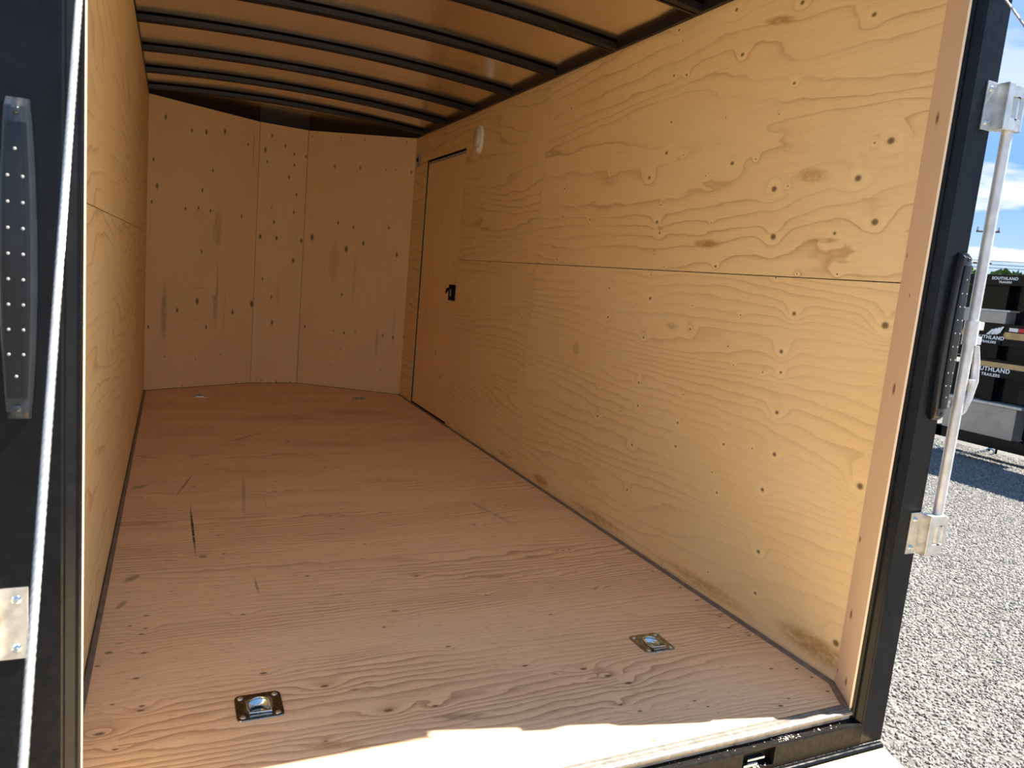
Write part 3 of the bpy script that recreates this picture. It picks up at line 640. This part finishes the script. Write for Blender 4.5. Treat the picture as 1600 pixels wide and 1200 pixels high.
# ------------------------------------------------------------------ recessed tie-down rings
def ring(cx, cy, label, mat_plate):
    r = tag(empty('tie_down_ring', (cx, cy, 0)), label, 'tie-down ring', 'recessed floor tie-down rings')
    h = .0575; R = .038; n = 40
    out = rrect(2 * h, 2 * h, .016, 9)
    out = [p for i, p in enumerate(out)]
    n = len(out)
    bm = bmesh.new()
    def loop(f): return [bm.verts.new(f(i)) for i in range(n)]
    ang = [math.atan2(p[1], p[0]) for p in out]
    def circ(rad, z): return loop(lambda i: (cx + rad * math.cos(ang[i]), cy + rad * math.sin(ang[i]), z))
    def sq(k, z): return loop(lambda i: (cx + out[i][0] * k, cy + out[i][1] * k, z))
    ls = [sq(1.0, .0003), sq(.985, .0028), sq(.90, .0036), sq(.86, .0024), circ(R + .007, .0024), circ(R + .003, .0036), circ(R, .0015)]
    for a, b in zip(ls[:-1], ls[1:]):
        for i in range(n): bm.faces.new((a[i], a[(i + 1) % n], b[(i + 1) % n], b[i]))
    obj('plate', bm, mat_plate, r, True).location = (-cx, -cy, 0)
    bm = bmesh.new()
    def circ2(rad, z): return [bm.verts.new((cx + rad * math.cos(2 * PI * i / 32), cy + rad * math.sin(2 * PI * i / 32), z)) for i in range(32)]
    ls = [circ2(R + .0005, .0012), circ2(R * .93, -.004), circ2(R * .82, -.011), circ2(R * .66, -.0145), circ2(R * .55, -.0150), circ2(R * .5, -.0115), circ2(R * .25, -.010)]
    for a, b in zip(ls[:-1], ls[1:]):
        for i in range(32): bm.faces.new((a[i], a[(i + 1) % 32], b[(i + 1) % 32], b[i]))
    bm.faces.new(ls[-1])
    obj('pan', bm, 'bzinc', r, True).location = (-cx, -cy, 0)
    pts = [(cx - .026, cy - .036, .006), (cx - .0285, cy - .016, .006)]
    for i in range(15):
        a = PI - PI * i / 14
        pts.append((cx + .0285 * math.cos(a), cy + .002 + .0285 * math.sin(a), .006))
    pts += [(cx + .0285, cy - .016, .006), (cx + .026, cy - .036, .006)]
    bm = bmesh.new(); tube(bm, pts, .0038, 10, True)
    obj('bail', bm, 'bzinc', r, True).location = (-cx, -cy, 0)
    bm = bmesh.new(); tube(bm, [(cx - .026, cy - .045, .0035), (cx - .022, cy - .045, .0042), (cx + .022, cy - .045, .0042), (cx + .026, cy - .045, .0035)], .0042, 10)
    obj('clamp_bar', bm, mat_plate, r, True).location = (-cx, -cy, 0)
    for sx in (-1, 1):
        for sy in (-1, 1):
            bm = bmesh.new()
            bmesh.ops.create_uvsphere(bm, u_segments=12, v_segments=8, radius=.0078, matrix=Matrix.Translation((cx + sx * .0425, cy + sy * .0425, .0022)) @ Matrix.Diagonal((1, 1, .5, 1)))
            obj('screw', bm, 'zinc', r, True).location = (-cx, -cy, 0)
ring(*RINGS[0], 'dark recessed tie-down ring nearest the rear opening, on the left of the floor', 'dzinc')
ring(*RINGS[1], 'zinc tie-down ring let into the floor near the foot of the right wall', 'dzinc')
ring(*RINGS[2], 'small bright tie-down ring at the front left corner of the floor', 'zinc')
ring(*RINGS[3], 'dull tie-down ring at the front of the floor, towards the side door', 'dzinc')

# ------------------------------------------------------------------ wall light and switch
wl_ = tag(empty('wall_light', (W, 3.68, 1.94)), 'white oval dome light on the right wall above the side door', 'light')
def oval(bm, cy, cz, a, b, steps):
    prev = None
    for (k, d) in steps:
        lp = [bm.verts.new((W - d, cy + a * k * math.cos(2 * PI * i / 28), cz + b * k * math.copysign(abs(math.sin(2 * PI * i / 28)) ** .8, math.sin(2 * PI * i / 28)))) for i in range(28)]
        if prev:
            for i in range(28): bm.faces.new((prev[i], prev[(i + 1) % 28], lp[(i + 1) % 28], lp[i]))
        prev = lp
    bm.faces.new(prev)
bm = bmesh.new(); oval(bm, 3.68, 2.03, .048, .092, [(1, .0005), (1, .012), (.96, .020), (.85, .024)]); part('base', bm, 'white', wl_, True)
bm = bmesh.new(); oval(bm, 3.682, 2.045, .037, .062, [(1, .022), (.97, .034), (.8, .041), (.4, .044)]); part('lens', bm, 'lens', wl_, True)
part('switch_knob', bx(W - .034, W - .021, 3.66, 3.70, 1.952, 1.972, .003), 'white', wl_)
sw = tag(empty('light_switch', (W, 5.062, 1.98)), 'small grey switch box high in the front corner of the right wall', 'switch')
part('switch_plate', bx(W - .016, W - .0005, 5.03, 5.095, 1.985, 2.085, .003), 'grey', sw)
part('toggle', bx(W - .026, W - .0155, 5.052, 5.072, 2.02, 2.05, .002), 'rubber', sw)

# ------------------------------------------------------------------ tail lights on the rear posts
def tail_light(xc, z0, z1, label, sgn):
    r = tag(empty('tail_light', (xc, YR, z0)), label, 'tail light', 'tall strip tail lights on the rear posts')
    def hw(t): return .0155 + .0085 * math.sin(PI * min(max((t - .02) / .96, 0), 1)) ** .7
    def shell(scale, y_out, y_in, nz, ta, tb_):
        bm = bmesh.new(); rows = []
        for i in range(nz + 1):
            tt = ta + (tb_ - ta) * i / nz; z = z0 + (z1 - z0) * tt; w_ = hw(tt) * scale
            edge = min(1.0, min(tt - ta, tb_ - tt) / .02 + .35) if scale == 1 else 1.0
            rows.append([bm.verts.new((xc + w_ * cx, YR - (y_in + (y_out - y_in) * cy * edge), z)) for cx, cy in ((-1, 0), (-1, .55), (-.86, .9), (-.55, 1), (.55, 1), (.86, .9), (1, .55), (1, 0))])
        for i in range(nz):
            for j in range(7): bm.faces.new((rows[i][j], rows[i][j + 1], rows[i + 1][j + 1], rows[i + 1][j]))
        bm.faces.new(rows[0]); bm.faces.new(rows[-1])
        return bm
    part('housing', shell(1.0, .020, .0005, 36, 0, 1), 'rim', r, True)
    part('smoked_lens', shell(.74, .0245, .0195, 30, .075, .925), 'smoke', r, True)
    def dome(name, x, z, rad, mat):
        bm = bmesh.new()
        bmesh.ops.create_uvsphere(bm, u_segments=8, v_segments=6, radius=rad, matrix=Matrix.Translation((x, YR - .0245, z)) @ Matrix.Diagonal((1, .45, 1, 1)))
        part(name, bm, mat, r, True)
    span = z1 - z0
    for tt in (.04, .96): 
        bm = bmesh.new(); bmesh.ops.create_uvsphere(bm, u_segments=10, v_segments=6, radius=.006, matrix=Matrix.Translation((xc, YR - .021, z0 + span * tt)) @ Matrix.Diagonal((1, .5, 1, 1)))
        part('screw', bm, 'rim', r, True)
    dome('led', xc, z0 + span * .145, .0022, 'led'); dome('led', xc, z0 + span * .845, .0022, 'led')
    for i in range(8):
        z = z0 + span * (.215 + .0785 * i)
        for s in (-1, 1): dome('led', xc + s * .0092, z, .0022, 'led')
    return r
tail_light(-.0165, .862, 1.332, 'tall smoked LED tail light on the left rear post', -1)
tail_light(2.0865, .862, 1.312, 'tall smoked LED tail light on the right rear post beside the steel bar', 1)

# ------------------------------------------------------------------ door locking bars in zinc brackets
def bar_lock(s, label, zb, zt):
    """s = 1 on the right post, -1 mirrored on the left"""
    cx0 = W / 2
    def X(x): return x if s > 0 else (W - .004 - x)
    root = tag(empty('locking_bar', (X(2.115), YR - .02, zb)), label, 'locking bar', 'locking bars on the rear posts')
    for z in (zb, zt):
        h = .060
        bm = bmesh.new()
        a, b = sorted((X(2.062), X(2.106)))
        box(bm, a, b, YR - .0045, YR - .0004, z - h, z + h, .001)
        pl = part('bracket', bm, 'zinc', root)
        a, b = sorted((X(2.1235), X(2.168)))
        bm = bmesh.new()
        ym = YR - .020
        # a channel with a window in it that carries the roller
        box(bm, a, b, ym - .0145, YR - .004, z + h - .034, z + h - .004, .002)
        box(bm, a, b, ym - .0145, YR - .004, z - h + .004, z - h + .034, .002)
        a2, b2 = sorted((X(2.100), X(2.124))); box(bm, a2, b2, ym - .016, YR - .003, z - h + .002, z + h - .002, .002)
        obj('keeper', bm, 'zinc', pl)
        obj('roller', tb([(X(2.149), ym, z - .027), (X(2.149), ym, z + .027)], .014, 14), 'zinc', pl, True)
        for q0, q1 in ((-.0285, -.026), (.026, .0285)):
            obj('bushing', tb([(X(2.149), ym, z + q0), (X(2.149), ym, z + q1)], .0155, 14), 'rubber', pl)
        for dz in (-.041, .041):
            bm = bmesh.new(); bmesh.ops.create_uvsphere(bm, u_segments=10, v_segments=6, radius=.0075, matrix=Matrix.Translation((X(2.078), YR - .005, z + dz)) @ Matrix.Diagonal((1, .55, 1, 1)))
            tube(bm, [(X(2.078), YR - .0085, z + dz), (X(2.078), YR - .012, z + dz)], .0035, 6)
            obj('bolt', bm, 'bzinc', pl, True)
    xb, yb = X(2.152), YR - .016
    part('pipe', tb([(xb, yb, zb + .056), (xb, yb, zt - .056)], .0138, 18), 'galv', root, True)
    for z, ln in ((zb + .008, .040), (zt - .008, .044)):
        bm = bmesh.new()
        tube(bm, [(xb + s * .026, yb - .002, z - ln), (xb + s * .026, yb - .002, z + ln)], .0125, 14)
        part('cam', bm, 'zinc', root, True)
    zc_ = 1.105
    part('collar', tb([(xb, yb, zc_ - .033), (xb, yb, zc_ + .033)], .0185, 18), 'galv', root, True)
    bm = bmesh.new()
    for z in (-.02, .02): box(bm, *sorted((xb + s * .012, xb + s * .034)), yb - .012, yb + .012, zc_ + z - .011, zc_ + z + .011, .002)
    part('handle_hub', bm, 'galv', root)
    bm = bmesh.new()
    pts = [(xb + s * .030, yb - .004, zc_ - .035), (xb + s * .036, yb - .006, zc_ - .075), (xb + s * .040, yb - .008, zc_ - .13), (xb + s * .034, yb - .006, zc_ - .175), (xb + s * .024, yb - .004, zc_ - .215), (xb + s * .020, yb - .002, zc_ - .225)]
    tube(bm, pts, [.007, .0095, .0105, .0095, .007, .004], 8)
    part('handle', bm, 'galv', root, True)
    part('handle_catch', bx(*sorted((xb + s * .012, xb + s * .028)), yb - .02, yb - .002, zc_ - .155, zc_ - .125, .002), 'zinc', root)
bar_lock(1, 'galvanised locking bar standing upright on the right rear post', .538, 1.685)
bar_lock(-1, 'locking bar of which two bolt heads and a zinc bracket show at the left edge', .528, 1.685)

# ------------------------------------------------------------------ ramp lift cables
def cable(label, a, b, r, lay):
    root = tag(empty('lift_cable', b), label, 'cable', 'ramp lift cables')
    a, b = Vector(a), Vector(b); d = (b - a); ln = d.length; d.normalize()
    u = d.orthogonal().normalized(); v = d.cross(u)
    n = int(ln / lay * 8)
    for k in range(6):                      # six strands laid round one another
        pts = []
        for i in range(n + 1):
            s_ = ln * i / n; an = 2 * PI * (s_ / lay + k / 6)
            pts.append(a + d * s_ + (u * math.cos(an) + v * math.sin(an)) * r * .62)
        bm = bmesh.new(); tube(bm, pts, r * .40, 5)
        part('strand', bm, 'wire', root, True)
    part('core', tb([a, b], r * .55, 6), 'wire', root)
    return root
cable('bright steel lift cable crossing in front of the left rear post', (.093, .15, 1.99), (.082, -.98, rz(-.98) + .012), .0036, .050)
cable('thin bright lift cable crossing the top of the right rear post', (2.0, .155, 1.96), (2.055, -1.70, rz(-1.70) + .02), .0026, .04)

# ------------------------------------------------------------------ sawdust specks on the sill and the floor's edge
bm = bmesh.new(); rd = random.Random(3)
def speck(x, y, z, s):
    m = Matrix.Translation((x, y, z)) @ Matrix.Rotation(rd.uniform(0, PI), 4, 'Z') @ Matrix.Diagonal((s * rd.uniform(.8, 2.4), s, s * .5, 1))
    bmesh.ops.create_cone(bm, segments=4, radius1=1, radius2=.4, depth=1, cap_ends=True, matrix=m)
for _ in range(70): speck(rd.gauss(1.735, .022), rd.uniform(YR + .004, .194), -.0275, rd.uniform(.0006, .0018))
for _ in range(110): speck(rd.uniform(.1, 1.98), rd.uniform(YR + .004, .194), -.0278, rd.uniform(.0004, .0011))
for _ in range(5): speck(rd.uniform(1.8, 1.95), rd.uniform(YR + .004, .19), -.027, .002)
for _ in range(40): speck(rd.gauss(1.63, .02), rd.uniform(YR + .003, YR + .02), -.0872, rd.uniform(.0008, .002))
tag(obj('sawdust', bm, 'dust'), 'scattered sawdust specks on the black rear sill', 'sawdust', kind='stuff')

# ------------------------------------------------------------------ ground
bm = bmesh.new()
bmesh.ops.create_grid(bm, x_segments=2, y_segments=2, size=150, matrix=Matrix.Translation((0, 60, GROUND)))
structure('ground', bm, 'bed', 'open yard of pale grey gravel around the trailer', 'ground')
sbm = bmesh.new(); bmesh.ops.create_icosphere(sbm, subdivisions=1, radius=1)
rs = random.Random(11)
for v in sbm.verts: v.co *= rs.uniform(.72, 1.12); v.co.z *= .7
sme = bpy.data.meshes.new('crushed_stone'); sbm.to_mesh(sme); sbm.free(); sme.materials.append(M['stone'])
proto = bpy.data.objects.new('gravel_stone', sme)         # instanced by the gravel object below, not linked on its own
bm = bmesh.new()
def quad(x0, x1, y0, y1):
    bm.faces.new([bm.verts.new((x, y, GROUND)) for x, y in ((x0, y0), (x1, y0), (x1, y1), (x0, y1))])
quad(2.16, 6.0, -1.5, 4.2); quad(6.0, 9.6, .8, 5.6); quad(-1.1, -.06, .9, 5.0)
grav = tag(obj('gravel', bm, 'stone'), 'loose crushed grey stones lying over the yard', 'gravel', kind='stuff')
ng = bpy.data.node_groups.new('scatter_gravel', 'GeometryNodeTree')
ng.interface.new_socket('Geometry', in_out='INPUT', socket_type='NodeSocketGeometry')
ng.interface.new_socket('Geometry', in_out='OUTPUT', socket_type='NodeSocketGeometry')
N_ = ng.nodes; K_ = ng.links
gi, go = N_.new('NodeGroupInput'), N_.new('NodeGroupOutput')
dist = N_.new('GeometryNodeDistributePointsOnFaces'); dist.inputs['Density'].default_value = 4600
inst = N_.new('GeometryNodeInstanceOnPoints'); oi = N_.new('GeometryNodeObjectInfo'); oi.inputs['Object'].default_value = proto
oi.inputs['As Instance'].default_value = True
rr_ = N_.new('FunctionNodeRandomValue'); rr_.data_type = 'FLOAT_VECTOR'
rr_.inputs[0].default_value = (0, 0, 0); rr_.inputs[1].default_value = (6.28, 6.28, 6.28)
rsn = N_.new('FunctionNodeRandomValue'); rsn.data_type = 'FLOAT'
rsn.inputs[2].default_value = .006; rsn.inputs[3].default_value = .0135
K_.new(gi.outputs[0], dist.inputs['Mesh']); K_.new(dist.outputs['Points'], inst.inputs['Points']); K_.new(oi.outputs['Geometry'], inst.inputs['Instance'])
K_.new(rr_.outputs[0], inst.inputs['Rotation']); K_.new(rsn.outputs[1], inst.inputs['Scale']); K_.new(inst.outputs[0], go.inputs[0])
md = grav.modifiers.new('scatter', 'NODES'); md.node_group = ng

# ------------------------------------------------------------------ stacked black trailers across the yard
XT = 8.7
def text(root, s, y, z, size, x, label=None):
    cu = bpy.data.curves.new('lettering', 'FONT'); cu.body = s; cu.size = size; cu.align_x = 'CENTER'; cu.align_y = 'CENTER'
    cu.extrude = .002; cu.offset = size * .022; cu.space_character = 1.12
    tmp = bpy.data.objects.new('tmp', cu); COL.objects.link(tmp)
    dg = bpy.context.evaluated_depsgraph_get()
    me = bpy.data.meshes.new_from_object(tmp.evaluated_get(dg))
    bpy.data.objects.remove(tmp, do_unlink=True)
    me.materials.clear()
    me.transform(Matrix(((0, 0, -1, x), (-1, 0, 0, y), (0, 1, 0, z), (0, 0, 0, 1))))
    o = link('lettering', me, 'letters', root); o.location = -root.location
    if label: o['label'] = label
def logo(root, y, z, w, x, wing=False):
    text(root, 'SOUTHLAND', y, z, w * .168, x)
    text(root, 'TRAILERS', y - .01, z - w * .155, w * .115, x)
    if wing:
        bm = bmesh.new()
        for i in range(4):
            yy = y + .03 - i * .035
            prism(bm, [(yy, z + w * .1), (yy - .05, z + w * .1 + .01 * i), (yy - .085, z + w * .30 + .012 * i), (yy - .06, z + w * .30 + .012 * i)], lambda a, b: (x, a, b), lambda a, b: (x - .002, a, b))
        part('emblem', bm, 'letters', root)
def ut(label, z0): return tag(empty('stacked_trailer', (XT + .3, 3.4, z0)), label, 'trailer', 'black trailers stacked on one another')
y0, y1 = 2.0, 4.72
t1 = ut('lowest black trailer of the stack, with the long steel toolbox', GROUND)
bm = bmesh.new(); box(bm, XT, XT + .1, y0, y1, -.30, -.168, .006); box(bm, XT + .5, XT + .6, y0, y1, -.30, -.168, .006); box(bm, XT, XT + .6, y1 - .1, y1, -.30, -.168)
part('chassis_rail', bm, 'trailer', t1)
tbx = part('toolbox', bx(XT - .02, XT + .42, 3.79, 4.62, -.168, .185, .006), 'steelbox', t1)
obj('toolbox_lid', bx(XT - .035, XT + .43, 3.735, 4.635, .186, .218, .006), 'lidsteel', tbx)
bm = bmesh.new(); box(bm, XT - .035, XT - .02, 4.545, 4.585, .06, .15, .004); tube(bm, [(XT - .045, 4.565, .10), (XT - .034, 4.565, .10)], .016, 10)
obj('toolbox_latch', bm, 'zinc', tbx)
for y in (4.14, 2.6): part('upright', bx(XT + .06, XT + .16, y, y + .14, .219 if y > 3 else -.167, .505, .004), 'trailer', t1)
part('side_sheet', bx(XT + .16, XT + .19, y0, y1, -.16, .505), 'trailer', t1)
part('gusset', bx(XT + .04, XT + .158, 3.2, 3.84, .24, .42, .01), 'black', t1)
part('header_beam', bx(XT + .01, XT + .2, y0, y1, .506, .612, .006), 'trailer', t1)
logo(t1, 4.178, .585, .40, XT + .0095)
for y in (2.3, 2.9): 
    bm = bmesh.new(); tube(bm, [(XT + .12, y, GROUND + .31), (XT + .34, y, GROUND + .31)], .31, 28); part('tyre', bm, 'rubber', t1, True)
part('jack_leg', tb([(XT + .05, 4.05, -.30), (XT + .05, 4.05, -.345)], .012, 8), 'trailer', t1)
part('jack_leg', tb([(XT + .05, 3.97, -.30), (XT + .05, 3.97, -.36)], .012, 8), 'trailer', t1)

l1 = tag(empty('spacer_beam', (XT + .2, 3.2, .613)), 'lower yellow lumber beam between the stacked black trailers', 'lumber', 'lumber beams in the trailer stack')
part('timber', bx(XT + .015, XT + .35, y0 + .1, 4.42, .6135, .672, .003), 'lumber', l1)

t2 = ut('middle black trailer of the stack, with the winged emblem', .673)
bm = bmesh.new(); box(bm, XT + .02, XT + .1, y0, y1, .6735, .70); box(bm, XT + .5, XT + .6, y0, y1, .674, .73)
part('chassis_rail', bm, 'trailer', t2)
for y in (4.165, 2.7): part('upright', bx(XT + .05, XT + .15, y, y + .10, .7005, .866, .004), 'trailer', t2)
part('side_sheet', bx(XT + .15, XT + .18, y0, y1, .7005, .93), 'trailer', t2)
part('header_beam', bx(XT + .02, XT + .14, y0, y1, .8665, .945, .005), 'trailer', t2)
part('badge_plate', bx(XT + .006, XT + .0195, 4.12, 4.46, .87, 1.02, .003), 'trailer', t2)
logo(t2, 4.27, .945, .33, XT + .0055, True)

l2 = tag(empty('spacer_beam', (XT + .2, 3.1, .946)), 'upper yellow lumber beam under the red and white tape', 'lumber', 'lumber beams in the trailer stack')
part('timber', bx(XT + .02, XT + .35, y0 + .05, 4.105, .9455, 1.022, .003), 'lumber', l2)
part('timber', bx(XT + .03, XT + .34, 4.107, 4.7, .9455, 1.005, .003), 'lumber', l2)

t3 = ut('topmost black trailer of the stack, with a short grey steel tray', 1.023)
part('chassis_rail', bx(XT + .02, XT + .56, y0, y1, 1.0235, 1.112, .005), 'trailer', t3)
for i in range(10):
    a = 4.058 - .1 * i
    part('reflective_tape', bx(XT + .0165, XT + .0199, a - .096, a, 1.034, 1.074), 'tape_white' if i % 2 == 0 else 'tape_red', t3)
tr = part('toolbox', bx(XT - .01, XT + .40, 4.10, 4.62, 1.1125, 1.245, .005), 'steelbox', t3)
obj('toolbox_lid', bx(XT - .02, XT + .41, 4.065, 4.64, 1.2455, 1.266, .004), 'lidsteel', tr)
for y in (4.16, 2.6): part('upright', bx(XT + .05, XT + .16, y, y + .09, 1.2665 if y > 3 else 1.1125, 1.539, .004), 'trailer', t3)
part('side_sheet', bx(XT + .16, XT + .19, y0, y1, 1.1125, 1.539), 'trailer', t3)
part('header_beam', bx(XT + .01, XT + .2, y0, y1 - .1, 1.5395, 1.662, .006), 'trailer', t3)
logo(t3, 4.205, 1.618, .27, XT + .0095)

# safety chain hanging from the tongue of the lowest trailer
ch = tag(empty('safety_chain', (XT - .02, 4.2, -.30)), 'sagging steel safety chain under the stacked black trailers', 'chain')
ca, cb = Vector((XT - .02, 4.03, -.33)), Vector((XT - .02, 4.85, -.34))
pts = []
for i in range(241):
    s_ = i / 240; p = ca.lerp(cb, s_); p.z -= .115 * (1 - (2 * s_ - 1) ** 2); pts.append(p)
def link_mesh(p, d, k):
    bm = bmesh.new(); d = d.normalized()
    u = Vector((1, 0, 0)); u = (u - d * u.dot(d)).normalized(); v = d.cross(u)
    side = u if k % 2 else v
    loop = []
    for i in range(14):
        a = 2 * PI * i / 14
        loop.append(p + d * (.014 * math.copysign(1, math.cos(a)) * (abs(math.cos(a)) > .2) * .8 + .011 * math.cos(a)) + side * .012 * math.sin(a))
    tube(bm, loop, .0042, 6, True)
    return bm
n_l = 26
for k in range(n_l):
    i = int(240 * (k + .5) / n_l)
    part('link', link_mesh(pts[i], pts[min(240, i + 3)] - pts[max(0, i - 3)], k), 'zinc', ch, True)
bm = bmesh.new(); hk = [(XT - .02, 4.03 - .035 + .045 * math.cos(a), -.335 + .03 * math.sin(a)) for a in [2 * PI * i / 16 for i in range(13)]]
tube(bm, hk, .009, 8); part('hook', bm, 'bzinc', ch, True)

# ------------------------------------------------------------------ far background
def at(az_dir, dist): return (CAM.x + az_dir[0] * dist, CAM.y + az_dir[1] * dist)
def bush(name, label, x, y, h, r, seed):
    root = tag(empty(name, (x, y, GROUND)), label, 'tree', 'green trees beyond the stacked trailers')
    rd = random.Random(seed)
    bm = bmesh.new(); tube(bm, [(x, y, GROUND), (x + .1, y, GROUND + h * .4), (x, y + .1, GROUND + h * .75)], [.16, .12, .05], 8)
    part('trunk', bm, 'pole', root)
    bm = bmesh.new()
    for _ in range(900):
        a, b_ = rd.uniform(0, 2 * PI), rd.uniform(-1, 1); q = rd.uniform(.55, 1) ** .6
        cxy = math.sqrt(1 - b_ * b_)
        p = Vector((x + r * q * cxy * math.cos(a), y + r * q * cxy * math.sin(a), GROUND + h - h * .42 + h * .42 * q * b_))
        m = Matrix.Translation(p) @ Matrix.Rotation(rd.uniform(0, 6), 4, 'X') @ Matrix.Rotation(rd.uniform(0, 6), 4, 'Y')
        s_ = rd.uniform(.12, .30)
        bm.faces.new([bm.verts.new(m @ Vector(c)) for c in ((-s_, -s_ * .6, 0), (s_, -s_ * .5, .05), (s_ * .8, s_ * .7, 0), (-s_ * .6, s_ * .6, .06))])
    f = part('foliage', bm, 'leaf', root)
p = at((.978, .668), 34); bush('leafy_tree', 'green tree top showing between the right post and the bar', p[0], p[1], 3.95, 1.3, 5)
p = at((1.033, .642), 36); bush('leafy_tree', 'green tree top above the topmost stacked trailer', p[0], p[1], 4.05, 1.6, 6)
p = at((1.075, .62), 40); bush('leafy_tree', 'darker tree top at the far right edge', p[0], p[1], 4.6, 1.6, 8)
pw = tag(empty('utility_pole', (*at((1.003, .664), 45), GROUND)), 'wooden utility pole behind the steel bar', 'pole')
a0 = Vector((*at((1.003, .664), 45), 0)); cd = Vector((.664, -1.003, 0)).normalized()
part('mast', tb([(a0.x, a0.y, GROUND), (a0.x, a0.y, 7.2)], [.15, .11], 12), 'pole', pw, True)
def armpts(z, w): return [tuple(a0 - cd * w + Vector((0, 0, z))), tuple(a0 + cd * w + Vector((0, 0, z)))]
part('crossarm', tb(armpts(6.45, .62), .06, 6), 'pole', pw)
part('crossarm', tb(armpts(4.55, .5), .05, 6), 'pole', pw)
for s in (-.55, .55):
    q = a0 + cd * s; part('insulator', tb([(q.x, q.y, 6.5), (q.x, q.y, 6.72)], [.06, .04], 8), 'grey', pw, True)
for (za, zb_, lab) in ((4.75, 4.62, 'upper power line crossing low in the sky on the right'), (4.35, 4.2, 'lower power line crossing low in the sky on the right'), (4.52, 4.42, 'middle power line crossing low in the sky on the right')):
    ln = []
    for i in range(41):
        s = -30 + 60 * i / 40
        ln.append(tuple(a0 + cd * s + Vector((0, -.2, (za if s < 0 else zb_) + .0012 * s * s - (za - zb_) * 0)))) if False else ln.append(tuple(a0 + cd * s + Vector((.12, -.45, za + (zb_ - za) * (s + 30) / 60 + .0006 * s * s))))
    tag(obj('power_line', tb(ln, .018, 5), 'rubber'), lab, 'power line', 'power lines over the yard')

# dry hills beyond the yard on the left
bm = bmesh.new(); nx, ny = 60, 10; g = {}
for i in range(nx + 1):
    for j in range(ny + 1):
        a = math.radians(-75 + 78 * i / nx); d_ = 320 + 60 * j
        n_ = mnoise.noise(Vector((i * .13, j * .35, 2.1)))
        h_ = (38 + 26 * n_) * math.sin(PI * min(1, (j + .2) / ny)) * (1 - (i / nx) ** 6)
        g[i, j] = bm.verts.new((CAM.x + d_ * math.sin(a), CAM.y + d_ * math.cos(a), GROUND - .5 + max(0, h_)))
for i in range(nx):
    for j in range(ny): bm.faces.new((g[i, j], g[i + 1, j], g[i + 1, j + 1], g[i, j + 1]))
structure('hills', bm, 'hill', 'dry tan hills far off on the left', 'hills', True)
